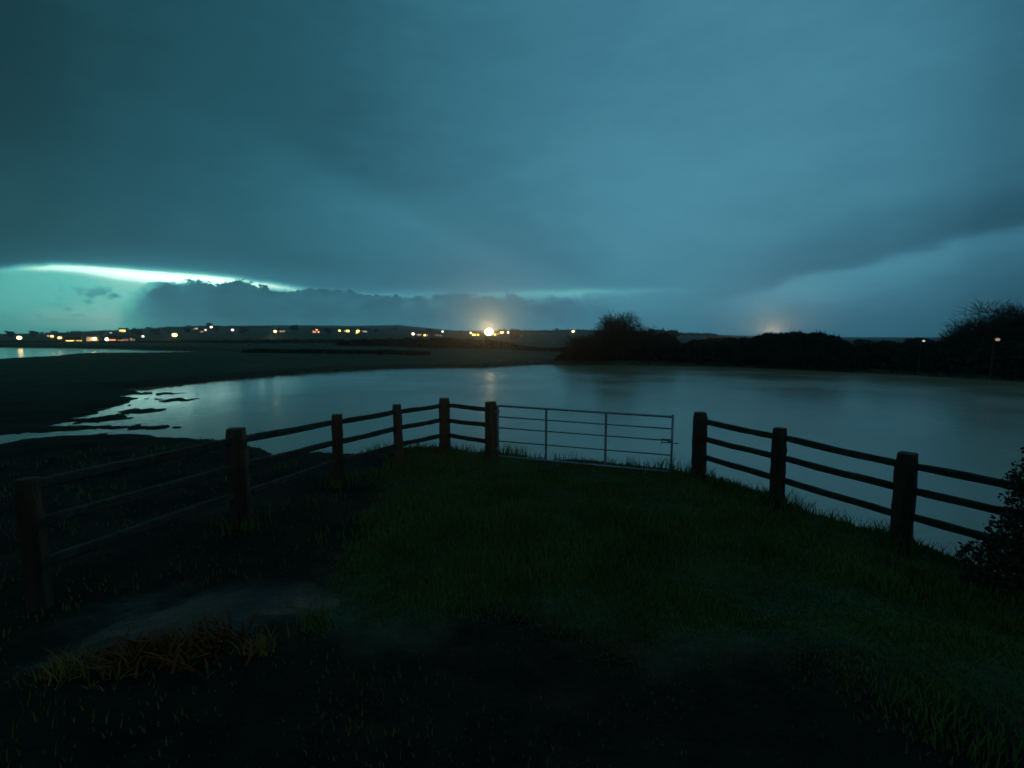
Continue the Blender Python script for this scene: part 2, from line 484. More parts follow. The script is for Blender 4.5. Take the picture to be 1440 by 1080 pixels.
ISL = [[on_z(*p) for p in [(205, 561), (235, 560), (268, 562), (240, 563.8), (212, 563.5)]],
       [on_z(*p) for p in [(168, 578), (196, 575), (232, 576.5), (205, 579.5), (175, 581)]],
       [on_z(*p) for p in [(150, 600), (190, 598), (246, 601), (200, 604), (160, 604)]],
       [on_z(*p) for p in [(170, 551.5), (215, 552), (262, 553.2), (225, 555.2), (170, 556)]],
       [on_z(*p) for p in [(104, 590), (150, 585.5), (190, 585), (172, 590), (130, 594), (104, 596)]],
       [on_z(*p) for p in [(-80, 602), (0, 602), (70, 600), (136, 601), (90, 605.5), (40, 609), (-80, 618)]]]

CTRL = [(3.3, 7.9, .36), (3.95, 6.6, .35), (4.8, 5.4, .27), (5.5, 4.2, .3), (-3.27, 5.3, .58), (-2.95, 7.5, .41), (-2.27, 8.9, .36), (-1.52, 10.0, .35), (-.42, 9.0, .40),
        (-3.8, 3.6, .62), (0, 0, 1.15), (2.5, 2, .9), (-2, 2, 1.0), (1.5, 8.2, .36), (.5, 5.5, .55), (2, 5, .5), (-5.5, 7, .25), (-7, 9, .12), (-10, 11, .1), (-14, 10, .12), (-8, 4, .5), (-14, 6, .3),
        (0, -6, 1.3), (6, -2, 1.1), (-8, -3, 1.1), (12, -5, 1.2)]
def near_h(x, y):
    num = 0; den = 0
    for cx, cy, cz in CTRL:
        w = 1.0 / ((x - cx) ** 2 + (y - cy) ** 2 + .35) ** 1.6
        num = num + w * cz; den = den + w
    return num / den
SKYL = [(-300, 470), (0, 470), (100, 469), (160, 466), (200, 464), (260, 461), (300, 459.5), (360, 460.5), (480, 461), (560, 462), (640, 467), (720, 467), (800, 466.5), (860, 466.5), (940, 469), (1000, 472), (1080, 476), (1200, 478), (1300, 480), (1440, 480), (1700, 478)]
HILL = [(-400, 474), (150, 474), (250, 464), (330, 459.2), (430, 458.5), (500, 459.5), (560, 458.2), (610, 463), (660, 467), (740, 467), (900, 468), (1100, 474), (1800, 476)]
def s_lake_far(x, y):
    return (x < -7) & (y > 11.5) & (y < 30)
def ground_h(x, y):
    x = np.asarray(x, float); y = np.asarray(y, float)
    r = np.hypot(x, y) + 1e-6
    a = np.arctan2(x, y)
    ac = np.clip(a, -R(52), R(52))
    D = r * np.cos(ac)
    px = 720 + F * np.tan(ac) * 1.0
    sk = np.interp(px, [p[0] for p in SKYL], [p[1] for p in SKYL])
    hi = np.interp(px, [p[0] for p in HILL], [p[1] for p in HILL])
    # heights by distance
    far_sky = CAMZ + (476 - sk) * 600 / F
    prof = [(0, .5), (30, .35), (60, .5), (120, .75), (170, .8), (250, 1.0)]
    z = np.interp(D, [p[0] for p in prof], [p[1] for p in prof])
    t = np.clip((D - 240) / (600 - 240), 0, 1); t = t ** 1.2
    z = z * (1 - t) + far_sky * t
    hill = CAMZ + (476 - hi) * 1500 / F
    t2 = np.clip((D - 620) / (1500 - 620), 0, 1); t2 = t2 * t2 * (3 - 2 * t2)
    z = np.where(D > 620, far_sky * (1 - t2) + hill * t2, z)
    z = np.where(D > 1500, hill * np.clip(1 - (D - 1500) / 2500, .2, 1), z)
    nscale = np.clip(D / 300, 0.0, 1)
    z = z + fbm(x / 40, y / 40, 3, 5) * 1.2 * nscale ** 1.5 + fbm(x / 9, y / 9, 3, 9) * .12 * np.clip(D / 40, 0, 1)
    nh = near_h(x, y)
    w = np.clip((r - 13) / 12, 0, 1); w = w * w * (3 - 2 * w)
    z = nh * (1 - w) + z * w
    z = z + fbm(x * 1.4, y * 1.4, 4, 21) * .07 + fbm(x * 6, y * 6, 2, 31) * .018
    z = np.maximum(z, .10)
    m = r < 400
    sd = np.full(x.shape, 50.0)
    if m.any():
        s1 = sdist(x[m], y[m], LAKE); s2 = sdist(x[m], y[m], POND)
        s = np.minimum(s1, s2)
        for isl in ISL:
            s = np.maximum(s, -sdist(x[m], y[m], isl))
        s = s + fbm(x[m] * .9, y[m] * .9, 3, 77) * np.clip(r[m] / 40, .12, .9) + fbm(x[m] * 3, y[m] * 1.6, 3, 87) * np.clip((r[m] - 11) / 16, 0, .7)
        sd[m] = s
    bank = np.clip(.75 + r * .02, .75, 2.5)
    up = np.clip(sd / bank, 0, 1); up = 1 - (1 - up) ** 2
    if m.any():
        cap = np.full(x.shape, 1e6); di = np.min([sdist(x[m], y[m], isl) for isl in ISL], 0)
        cap[m] = .05 + np.clip(di - .5, 0, 3) * .12
        cap = np.where(s_lake_far(x, y), cap, 1e6)
        z = np.minimum(z, cap)
    z = np.where(sd > 0, .02 + (z - .02) * up, np.maximum(-.5, sd * .35) - .015)
    return z
def gz(x, y): return float(ground_h(np.array([x]), np.array([y]))[0])

ang = np.concatenate([np.linspace(-180, -60, 60, endpoint=False), np.linspace(-60, 60, 760, endpoint=False), np.linspace(60, 180, 60, endpoint=False)]) * pi / 180
rad = np.concatenate([np.geomspace(.4, 14, 130, endpoint=False), np.geomspace(14, 80, 170, endpoint=False), np.geomspace(80, 600, 120, endpoint=False), np.geomspace(600, 2200, 60)])
AA, RR = np.meshgrid(ang, rad)
gx = RR * np.sin(AA); gy = RR * np.cos(AA)
gzv = ground_h(gx, gy)
na, nr = len(ang), len(rad)
V = np.stack([gx.ravel(), gy.ravel(), gzv.ravel()], 1)
V = np.vstack([V, [[0, 0, gz(0.001, 0.001)]]])
idx = np.arange(nr * na).reshape(nr, na)
q = np.stack([idx[:-1], np.roll(idx, -1, 1)[:-1], np.roll(idx, -1, 1)[1:], idx[1:]], -1).reshape(-1, 4)
q = q[:, ::-1]
# centre cap as degenerate-free quads
cen = nr * na
capq = np.array([[cen, idx[0, (2 * k) % na], idx[0, (2 * k + 1) % na], idx[0, (2 * k + 2) % na]] for k in range(na // 2)])[:, ::-1]
tag(obj_np('ground', V, np.vstack([q, capq]), 4, M_ground, smooth=True), kind='structure')

bmw = bmesh.new()
for v in [(-330, -12, 0), (120, -12, 0), (120, 230, 0), (-330, 230, 0)]: bmw.verts.new(v)
bmw.faces.new(bmw.verts)
tag(obj_bm('water', bmw, M_water), kind='structure')

# ------------------------------------------------------------------ timber fences and the gate
random.seed(3)
POSTH = 1.2
def rough_box(c0, c1, w, d, seg, jit, seed, taper=0.0, chamfer=True):
    """rough-sawn member from c0 to c1, section w x d"""
    rs = random.Random(seed)
    bm = bmesh.new()
    c0 = Vector(c0); c1 = Vector(c1); ax = (c1 - c0).normalized()
    if abs(ax.z) > .9:
        a = Vector((1, 0, 0)); b_ = Vector((0, 1, 0))
    else:
        a = ax.cross(Vector((0, 0, 1))).normalized(); b_ = Vector((0, 0, 1))
    prof = []
    for sx, sy in ((-1, -1), (1, -1), (1, 1), (-1, 1)):
        prof.append((sx * .5, sy * .5 * .72)); prof.append((sx * .5 * .72, sy * .5))
    prof = [(-.5, -.36), (-.36, -.5), (.36, -.5), (.5, -.36), (.5, .36), (.36, .5), (-.36, .5), (-.5, .36)]
    rings = []
    ts = [i / seg for i in range(seg + 1)]
    for i, t in enumerate(ts):
        s = 1 - taper * t
        if chamfer and i in (0, seg): s *= .86
        ring = []
        for (u, v) in prof:
            j1 = rs.uniform(-jit, jit); j2 = rs.uniform(-jit, jit)
            ring.append(bm.verts.new(c0.lerp(c1, t) + a * (u * w * s + j1) + b_ * (v * d * s + j2)))
        rings.append(ring)
    for k in range(seg):
        for i in range(8):
            bm.faces.new((rings[k][i], rings[k][(i + 1) % 8], rings[k + 1][(i + 1) % 8], rings[k + 1][i]))
    bm.faces.new(rings[0][::-1]); bm.faces.new(rings[-1])
    return bm


def build_post(parent, x, y, w, h, rz, lean, seed, m):
    z = gz(x, y)
    bm = rough_box((0, 0, -.35), (0, 0, h), w, w * .92, 14, .006, seed, .05)
    # weathered split top
    bmesh.ops.transform(bm, matrix=Matrix.Translation((x, y, z)) @ Matrix.Rotation(lean[0], 4, 'X') @ Matrix.Rotation(lean[1], 4, 'Y') @ Matrix.Rotation(rz, 4, 'Z'), verts=bm.verts)
    bmesh.ops.recalc_face_normals(bm, faces=bm.faces)
    return obj_bm('post', bm, m, parent)


def build_rail(parent, p0, p1, sag, seed, m, hgt=.085, dep=.06):
    rs = random.Random(seed)
    p0 = Vector(p0); p1 = Vector(p1)
    bm = rough_box(p0, p1, dep, hgt, 9, .004, seed, 0)
    d = (p1 - p0).length
    for v in bm.verts:
        t = (v.co - p0).dot(p1 - p0) / d / d
        v.co.z += -sag * sin(pi * max(0, min(1, t))) + .003 * sin(t * 9 + seed)
    bmesh.ops.recalc_face_normals(bm, faces=bm.faces)
    return obj_bm('rail', bm, m, parent)


def fence(name, posts, label, railset, mp, mr):
    e = empty(name, (0, 0, 0))
    tag(e, label, 'fence')
    for i, p in enumerate(posts):
        build_post(e, p[0], p[1], p[2], p[3], p[4], p[5], 11 * i + len(posts), mp if not p[6] else p[6])
    for i in range(len(posts) - 1):
        a, b_ = posts[i], posts[i + 1]
        za, zb = gz(a[0], a[1]), gz(b_[0], b_[1])
        for k, h in enumerate(railset):
            build_rail(e, (a[0], a[1], za + h + random.uniform(-.012, .012)), (b_[0], b_[1], zb + h + random.uniform(-.012, .012)), random.uniform(-.004, .006), 50 * i + k, mr)
    return e

def P(px, Y): return (px - 720) / F * Y, Y
def post(px, Y, w=.17, h=POSTH, rz=0, lean=(0, 0), m=None):
    x, y = P(px, Y); return (x, y, w, h, rz, lean, m)
left_posts = [post(20, 3.6, .14, 1.12, .2, (0, 0), M_wood_dark), post(327, 5.3, .2, 1.2, .15, (0, -.01), M_wood_dark), post(469, 7.5, .18, 1.2, .3, (0, .02)), post(558, 8.9, .17, 1.21, .4, (.01, -.015)),  # first two posts darker, the darkness at the left end put into their timber
              post(624, 10.0, .25, 1.22, .15), post(690, 9.0, .21, 1.22, .75)]
fence('fence', left_posts, 'weathered brown timber post and rail fence left of the metal gate', (1.06, .73, .40), M_wood, M_rail)
right_posts = [post(989, 7.9, .21, 1.2, .25, (0, -.012)), post(1104, 6.6, .18, 1.19, .5, (0, -.015)), post(1289, 5.4, .22, 1.2, .65, (0, -.01)), (5.75, 4.05, .2, 1.2, .6, (0, 0), None)]
fence('fence', right_posts, 'dark timber post and rail fence right of the metal gate, running to the ivy bush', (1.05, .74, .42), M_wood_dark, M_rail)

# steel field gate
hx, hy = P(700, 8.95); lx, ly = P(949, 8.15)
H0 = Vector((hx, hy, 0)); H1 = Vector((lx, ly, 0))
gzl = .40; gzr = .36
gate = empty('field_gate', (hx, hy, gzl))
tag(gate, 'thin grey tubular steel field gate standing closed between the two timber fences', 'gate')
def gp(t, h):
    v = H0.lerp(H1, t); return Vector((v.x - hx, v.y - hy, (gzr - gzl) * t + h - .045 * t))
bm = bmesh.new()
add_tube(bm, [gp(0, .1), gp(0, 1.13)], .021); add_tube(bm, [gp(1, .06), gp(1, 1.16)], .021)
add_tube(bm, [gp(0, 1.12), gp(1, 1.12)], .021); add_tube(bm, [gp(0, .1), gp(1, .1)], .019)
obj_bm('gate_frame', bm, M_galv, gate, True)
for h in (.90, .68, .41):
    bm = bmesh.new(); add_tube(bm, [gp(.004, h), gp(.996, h)], .0135); obj_bm('bar', bm, M_galv, gate, True)
for t in (.295, .64):
    bm = bmesh.new(); o0, o1 = gp(t, .1), gp(t, 1.12)
    add_box(bm, (o0 + o1) / 2, (.045, .012, (o1 - o0).length), Matrix.Rotation(atan2(ly - hy, lx - hx), 3, 'Z')); obj_bm('upright', bm, M_galv, gate)
bm = bmesh.new(); add_tube(bm, [gp(.945, .60), gp(.945, .70), gp(1.0, .70)], .012); add_tube(bm, [gp(.945, .64), gp(1.035, .64)], .011)
add_box(bm, gp(.985, .66), (.05, .03, .05)); obj_bm('latch', bm, M_galv, gate)
for h in (.25, 1.0):
    bm = bmesh.new(); add_tube(bm, [gp(-.03, h), gp(.01, h)], .016); add_tube(bm, [gp(.0, h - .04), gp(.0, h + .06)], .027); obj_bm('hinge', bm, M_galv, gate)

# ------------------------------------------------------------------ foliage
def leaf_quads(pts, size, rs, flat=0.0):
    """random quads at pts, size array"""
    n = len(pts)
    a = rs.normal(size=(n, 3)); a /= np.linalg.norm(a, axis=1)[:, None]
    b = rs.normal(size=(n, 3)); b -= (b * a).sum(1)[:, None] * a; b /= np.linalg.norm(b, axis=1)[:, None]
    s = (size * rs.uniform(.6, 1.3, n))[:, None]
    asp = rs.uniform(.35, .8, n)[:, None]
    v = np.stack([pts - a * s, pts + b * s * asp, pts + a * s, pts - b * s * asp], 1).reshape(-1, 3)
    return v, np.arange(n * 4)


def twig_tris(p0, p1, w, rs):
    """slender quads from p0 to p1"""
    d = p1 - p0
    n = len(p0)
    r = rs.normal(size=(n, 3)); c = np.cross(d, r); c /= (np.linalg.norm(c, axis=1)[:, None] + 1e-9)
    w = w[:, None] * .5
    v = np.stack([p0 - c * w, p0 + c * w, p1 + c * w * .3, p1 - c * w * .3], 1).reshape(-1, 3)
    return v, np.arange(n * 4)


def tree_meshes(seed, H, Rc, base=.15, nl=10, ntw=9000, leaf=0, lw=.03, squash=1.0, trunk_r=None, dome=0):
    """bare winter tree: trunk with limbs + a crown of twig sprays; returns (trunk mesh, crown mesh)"""
    rs = np.random.default_rng(seed); rd = random.Random(seed)
    bm = bmesh.new(); tr = trunk_r or H * .028
    lean = Vector((rd.uniform(-.05, .05) * H, rd.uniform(-.05, .05) * H, 0))
    tp = [Vector((0, 0, -.3)), Vector((0, 0, H * .12)) + lean * .1, Vector((0, 0, H * .4)) + lean * .5, Vector((0, 0, H * .72)) + lean]
    add_tube(bm, tp, [tr * 1.3, tr, tr * .7, tr * .25], 7)
    ends = []
    for i in range(nl):
        a = i * 2.4 + rd.uniform(-.4, .4); h0 = H * rd.uniform(base * .6, .6)
        t = h0 / (H * .72); st_ = Vector((0, 0, h0)) + lean * t
        el = rd.uniform(.25, 1.1)
        ln = Rc * rd.uniform(.65, 1.05) * (1.15 - .35 * h0 / H)
        dv = Vector((cos(a) * cos(el), sin(a) * cos(el), sin(el) * squash))
        m1 = st_ + dv * ln * .5 + Vector((0, 0, ln * .06)); e1 = st_ + dv * ln + Vector((0, 0, ln * .18))
        e1.z = min(e1.z, H * .95)
        add_tube(bm, [st_, m1, e1], [tr * .5, tr * .3, tr * .1], 5)
        ends += [(m1, ln * .55), (e1, ln * .5), ((m1 + e1) / 2, ln * .5)]
    ends.append((tp[3], Rc * .5)); ends.append((tp[3] + Vector((0, 0, H * .12)), Rc * .35))
    me_t = bpy.data.meshes.new('trunk'); bm.normal_update(); bm.to_mesh(me_t); bm.free(); me_t.materials.append(M_bark)
    # twig sprays
    k = rs.integers(0, len(ends), ntw)
    c = np.array([list(e[0]) for e in ends])[k]; rr_ = np.array([e[1] for e in ends])[k]
    dvec = rs.normal(size=(ntw, 3)); dvec /= np.linalg.norm(dvec, axis=1)[:, None]; dvec[:, 2] = np.abs(dvec[:, 2]) * .9 - .15
    q0 = c + dvec * (rr_ * rs.uniform(.0, .8, ntw) ** .7)[:, None]
    q1 = q0 + (dvec + rs.normal(size=(ntw, 3)) * .45) * (rr_ * rs.uniform(.12, .4, ntw))[:, None]
    q0[:, 2] = np.maximum(q0[:, 2], .05); q1[:, 2] = np.maximum(q1[:, 2], .05)
    if dome:
        nd = dome
        dd_ = rs.normal(size=(nd, 3)); dd_[:, 2] = np.abs(dd_[:, 2]) * 1.1 + .02; dd_ /= np.linalg.norm(dd_, axis=1)[:, None]
        ph = np.arctan2(dd_[:, 1], dd_[:, 0])
        lump = 1 + .07 * np.sin(ph * 5 + seed) + .06 * np.sin(dd_[:, 2] * 11 + ph * 3) + .05 * np.sin(ph * 13 + dd_[:, 2] * 7)
        q_ = rs.uniform(.15, .97, nd) ** .6 * lump
        e0 = dd_ * np.array([Rc * 1.15, Rc * 1.15, H]) * q_[:, None]
        e1 = e0 + (dd_ + rs.normal(size=(nd, 3)) * .35 + np.array([0, 0, .25])) * rs.uniform(.03, .09, nd)[:, None] * H
        q0 = np.vstack([q0, e0]); q1 = np.vstack([q1, e1]); ntw = ntw + nd
    v, f = twig_tris(q0, q1, np.full(ntw, lw) * rs.uniform(.5, 1.6, ntw), rs)
    if leaf:
        nlf = ntw; sel = rs.integers(0, ntw, nlf)
        pv, pf = leaf_quads(q0[sel] + rs.normal(size=(nlf, 3)) * leaf, np.full(nlf, leaf), rs)
        f = np.concatenate([f, pf + len(v)]); v = np.vstack([v, pv])
    me = bpy.data.meshes.new('crown')
    nf = len(f) // 4
    me.vertices.add(len(v)); me.vertices.foreach_set('co', v.astype(np.float32).ravel())
    me.loops.add(len(f)); me.loops.foreach_set('vertex_index', f.astype(np.int32))
    me.polygons.add(nf); me.polygons.foreach_set('loop_start', np.arange(nf, dtype=np.int32) * 4); me.polygons.foreach_set('loop_total', np.full(nf, 4, dtype=np.int32))
    me.update(calc_edges=True); me.materials.append(M_twig)
    return me_t, me


def tree(name, meshes, loc, sc, rz, label, cat, group=None):
    e = empty(name, loc, rz); e.scale = (sc, sc, sc) if not hasattr(sc, '__len__') else sc
    tag(e, label, cat, group)
    link(bpy.data.objects.new('trunk', meshes[0]), e); link(bpy.data.objects.new('crown', meshes[1]), e)
    return e


def ground_pt(px, Y):
    x = pdir(px, 476)[0] * Y
    return x, Y, gz(x, Y)

# the big rounded bush on the far bank
MT_big = tree_meshes(5, 5.0, 2.9, .08, 14, 5000, .035, .03, .8, .12, 15000)
x, y, z = ground_pt(868, 53); tree('bush', MT_big, (x, y, z - .1), (1.15, 1, 1.0), .4, 'largest rounded bush rising above the hedge on the far bank', 'bush')
MT_b2 = tree_meshes(8, 3.4, 2.6, .05, 12, 3500, .04, .035, .7, .08, 9000)
x, y, z = ground_pt(905, 54); tree('bush', MT_b2, (x, y, z - .1), 1.0, 2.0, 'lower bush leaning against the right side of the largest far-bank bush', 'bush')
x, y, z = ground_pt(826, 52); tree('bush', MT_b2, (x, y, z - .1), (1.0, 1, .82), 4.0, 'low bush at the left foot of the largest far-bank bush', 'bush')
# trees upper right
MT_r = tree_meshes(15, 7.0, 4.2, .1, 20, 8000, .03, .035, .9, .16, 9500)
x, y, z = ground_pt(1432, 39); tree('bare_tree', MT_r, (x, y, z - .1), (1.0, 1, .72), 0, 'tallest dark bare tree above the hedge at the right edge', 'tree')
MT_r2 = tree_meshes(19, 5.2, 3.0, .08, 16, 7000, .03, .035, .8, .1, 11000)
x, y, z = ground_pt(1372, 41); tree('bare_tree', MT_r2, (x, y, z - .1), (.9, .9, .80), 1, 'shorter bare tree stepping down left of the tallest right-edge tree', 'tree')
x, y, z = ground_pt(1500, 38); tree('bare_tree', MT_r, (x, y, z - .1), (1.0, 1, .85), 2.2, 'bare tree cut off by the right edge of the photo', 'tree')
# skyline trees by the far houses
MT_s = [tree_meshes(30 + i, 5.0, 2.6, .1, 12, 2600, .22, .14, .9) for i in range(3)]
def sky_tree(px, top, Y, k, label, wide=1.0):
    x, y, z = ground_pt(px, Y)
    zt = at(px, top, Y).z
    h = max(zt - z, 2.0); s = h / 4.9
    return tree('far_tree', MT_s[k], (x, y, z - .1), (s * wide, s * wide, s), px * .1, label, 'tree', 'far trees along the skyline')
for a in [(60, 467, 570, 0, 'lone round tree on the skyline just right of the brightest left-edge lamp', 1.3), (118, 466.5, 570, 1, 'small skyline tree above the yellow windows of the left village', 1.3),
          (190, 461, 570, 2, 'leftmost of the three dark treetops above the left village', 1.2), (210, 460, 570, 0, 'middle of the three dark treetops above the left village', 1.5),
          (226, 461, 570, 1, 'rightmost of the three dark treetops above the left village', 1.2), (266, 457.5, 570, 2, 'wide dark tree on the rise left of the hilltop lamps', 1.5),
          (296, 454.5, 570, 0, 'tall dark tree directly above the hilltop lamps', 1.2), (724, 463, 250, 1, 'small skyline tree right of the bright floodlight', 1.0),
          (770, 464.5, 570, 2, 'low skyline tree left of the lone lamp in the middle of the horizon', 1.3), (783, 461.5, 570, 0, 'thin skyline tree beside the lone lamp in the middle of the horizon', .7),
          (918, 463, 250, 2, 'small tree standing right of the lamp behind the big bush', .9), (942, 465.5, 250, 0, 'low wide treetop right of the small tree behind the big bush', 1.5),
          (1092, 470, 120, 1, 'small round tree immediately right of the orange glow behind the hedge', .9),
          (1138, 474, 100, 2, 'wide low treetop on the right-hand hedge line', 1.9), (1290, 476, 70, 0, 'small rounded treetop over the pale lamp in the right-hand hedge', 1.2), (1306, 478, 70, 1, 'little treetop just right of the pale lamp in the right-hand hedge', 1.1),
          (1215, 477, 80, 1, 'faint treetop midway along the right-hand hedge line', 1.6)]:
    sky_tree(*a)


def hedge(name, pts, n, size, label, seed, width=1.6, cat='hedge'):
    """pts: list of (x, y, height); one continuous hedge of leaf and twig faces"""
    rs = np.random.default_rng(seed)
    P_ = np.array([(p[0], p[1]) for p in pts]); Hh = np.array([p[2] for p in pts])
    seg = np.hypot(*(P_[1:] - P_[:-1]).T); cum = np.concatenate([[0], np.cumsum(seg)])
    s = rs.uniform(0, cum[-1], n)
    X_ = np.interp(s, cum, P_[:, 0]); Y_ = np.interp(s, cum, P_[:, 1]); hh = np.interp(s, cum, Hh)
    hh = hh * (1 + fbm(s / 2.2, s * 0 + seed, 3, seed) * .32 + fbm(s / 7, s * 0 + seed, 2, seed + 3) * .2)
    off = rs.normal(size=n) * width * .4; w = np.exp(-(off / width) ** 2)
    u = rs.uniform(0, 1, n) ** .8
    nxv = np.stack([-(P_[-1] - P_[0])[1], (P_[-1] - P_[0])[0]]); nxv = nxv / np.hypot(*nxv)
    X_ = X_ + nxv[0] * off; Y_ = Y_ + nxv[1] * off
    Zb = ground_h(X_, Y_)
    Zb = np.maximum(Zb, -.02)
    pt = np.stack([X_, Y_, Zb + u * hh * w], 1)
    v, f = leaf_quads(pt, np.full(n, size), rs)
    # upright twigs along the top
    nt_ = n // 4
    k = rs.integers(0, n, nt_); q0 = pt[k].copy(); q1 = q0 + rs.normal(size=(nt_, 3)) * .06 * hh[k][:, None] + np.array([0, 0, 1]) * (hh[k] * .05)[:, None]
    v2, f2 = twig_tris(q0, q1, np.full(nt_, size * .35), rs)
    o = obj_np(name, np.vstack([v, v2]), np.concatenate([f, f2 + len(v)]), 4, M_hedge)
    return tag(o, label, cat)

def hpts(lst, bank=False):
    out = []
    for px, Y, top in lst:
        x, y, z = ground_pt(px, Y)
        out.append((x, y, max(.5, at(px, top, Y).z - z)))
    return out
hedge('hedge', hpts([(790, 52.5, 497), (830, 52.2, 486), (880, 51.5, 476), (940, 50.5, 470), (1000, 48.8, 471), (1060, 46, 472), (1130, 43, 473), (1200, 40.2, 477), (1270, 37.8, 481), (1340, 35, 480), (1440, 31.4, 478), (1640, 27.5, 470)]), 90000, .15,
      'long black hedge along the far bank behind the right half of the water', 3, 1.9)
hedge('hedge', hpts([(480, 130, 478), (560, 120, 476), (610, 105, 477), (690, 96, 478), (730, 92, 486)]), 14000, .3, 'dark field hedge below the bright floodlight, left of centre', 5, 2.6)
hedge('hedge', hpts([(-30, 225, 483), (90, 220, 483), (200, 215, 482), (300, 210, 479), (420, 200, 477), (480, 190, 478)]), 14000, .42, 'long dark hedge between the far pond and the left village', 6, 3.2)
hedge('hedge', hpts([(350, 75, 494), (450, 72, 493), (540, 68, 495), (600, 64, 497)]), 7000, .22, 'low scrubby hedge across the meadow behind the left part of the water', 8, 2.2)
hedge('hedge', hpts([(730, 88, 487), (790, 78, 490), (830, 66, 486)]), 6000, .22, 'hedge crossing the lighter sloping field left of the big bush', 9, 1.8)
hedge('hedge', hpts([(600, 590, 464), (680, 590, 465), (760, 590, 464.5), (860, 560, 464.5), (950, 520, 467), (1010, 480, 470)]), 9000, .8, 'thin hedge along the horizon across the centre', 12, 3)
hedge('hedge', hpts([(110, 560, 466), (180, 570, 463.5), (250, 580, 460), (330, 590, 459), (380, 595, 459.5)]), 8000, .8, 'ragged hedge along the hilltop behind the left village', 13, 3)

# ivy bush at the right end of the fence
def bush_shell(name, loc, blobs, n, size, m, label, cat, seed):
    rs = np.random.default_rng(seed); rd = random.Random(seed)
    e = empty(name, loc); tag(e, label, cat)
    bm = bmesh.new()
    for (c, r) in blobs:
        add_tube(bm, [(0, 0, -.2), (c[0] * .4, c[1] * .4, c[2] * .5), c], [.035, .022, .008], 5)
    obj_bm('stem', bm, M_bark, e)
    bl = np.array([(*c, *((r, r, r) if not hasattr(r, '__len__') else r)) for c, r in blobs])
    k = rs.choice(len(bl), n, p=(lambda w: w / w.sum())(bl[:, 3] * bl[:, 4] * bl[:, 5]))
    d = rs.normal(size=(n, 3)); d /= np.linalg.norm(d, axis=1)[:, None]
    pt = bl[k, :3] + d * bl[k, 3:6] * (rs.uniform(.1, 1, n) ** .4)[:, None] * (1 + .12 * np.sin(d[:, :1] * 9 + d[:, 1:2] * 7))
    v, f = leaf_quads(pt, np.full(n, size), rs)
    obj_np('foliage', v, f, 4, m, e)
    return e
bx_, by_ = (1496 - 720) / F * 4.35, 4.35
bush_shell('ivy_bush', (bx_, by_, gz(bx_, by_)), [((0.02, 0, .45), (.42, .4, .5)), ((-.02, 0, 1.0), (.3, .3, .35)), ((.12, .05, 1.3), (.26, .25, .26)), ((-.42, .05, .22), (.22, .3, .3)), ((-.2, -.05, 1.12), (.15, .15, .1)), ((.45, -.1, .8), (.4, .4, .7))],
           15000, .026, M_ivy, 'dark ivy bush swallowing the right end of the timber fence', 'bush', 4)

# ------------------------------------------------------------------ grass (stuff)
def grass_mat(name, c0, c1):
    m = mat(name, c0, .85, .12, 0, 1.1, c1)
    return m
M_grass = grass_mat('grass', (.075, .13, .032), (.15, .21, .06))
M_straw = grass_mat('dry_grass', (.22, .14, .035), (.36, .24, .07))
M_rust = grass_mat('dead_fronds', (.15, .05, .02), (.26, .09, .035))
def blades(x, y, z, h, w, rs, bend=.5):
    n = len(x)
    a = rs.uniform(0, 2 * pi, n); b = rs.uniform(0, 2 * pi, n)
    bx = np.cos(b) * h * bend * rs.uniform(.2, 1, n); by = np.sin(b) * h * bend * rs.uniform(.2, 1, n)
    wx = np.cos(a) * w; wy = np.sin(a) * w
    P0 = np.stack([x - wx, y - wy, z], 1); P1 = np.stack([x + wx, y + wy, z], 1)
    P2 = np.stack([x + wx * .7 + bx * .35, y + wy * .7 + by * .35, z + h * .6], 1); P3 = np.stack([x - wx * .7 + bx * .35, y - wy * .7 + by * .35, z + h * .6], 1)
    P4 = np.stack([x + bx + wx * .1, y + by + wy * .1, z + h], 1); P5 = np.stack([x + bx - wx * .1, y + by - wy * .1, z + h], 1)
    v = np.stack([P0, P1, P2, P3, P4, P5], 1).reshape(-1, 3)
    i = np.arange(n)[:, None] * 6
    f = np.concatenate([i + np.array([[0, 1, 2, 3]]), i + np.array([[3, 2, 4, 5]])], 1).reshape(-1)
    return v, f
rs = np.random.default_rng(11)
N = 300000
r_ = rs.uniform(1.2 ** .6, 15.0 ** .6, N) ** (1 / .6); a_ = rs.uniform(R(-58), R(58), N)
x = r_ * np.sin(a_); y = r_ * np.cos(a_)
z = ground_h(x, y)
k = z > .05
x, y, z, r_ = x[k], y[k], z[k], r_[k]
cl = fbm(x * 1.4, y * 1.4, 4, 55) + .52
h = np.clip(.55 + (r_ - 2.5) * .12, .5, 1) * (.03 + .09 * np.clip(cl, 0, 1.2) ** 2) * rs.uniform(.5, 1.5, len(x))
# keep the darkened ground and wet hollow at lower left sparse
sp = np.hypot((x + 2.5) / 1.0, (y - 3.35) / .5) < 1.15
wobx = fbm(x * .8, y * .8, 3, 99) * 1.4
bare = np.maximum(-.85 - .14 * y - x + wobx, 3.3 - r_ + wobx)
keep = np.clip(.5 - bare * 1.6, .05, 1.0)
k = ~(sp & (rs.uniform(0, 1, len(x)) < .92)) & (rs.uniform(0, 1, len(x)) < keep)
v, f = blades(x[k], y[k], z[k] - .01, h[k], .002 + r_[k] * .0009, rs)
tag(obj_np('grass', v, f, 4, M_grass), 'short wet dark grass covering the near bank', 'grass', kind='stuff')
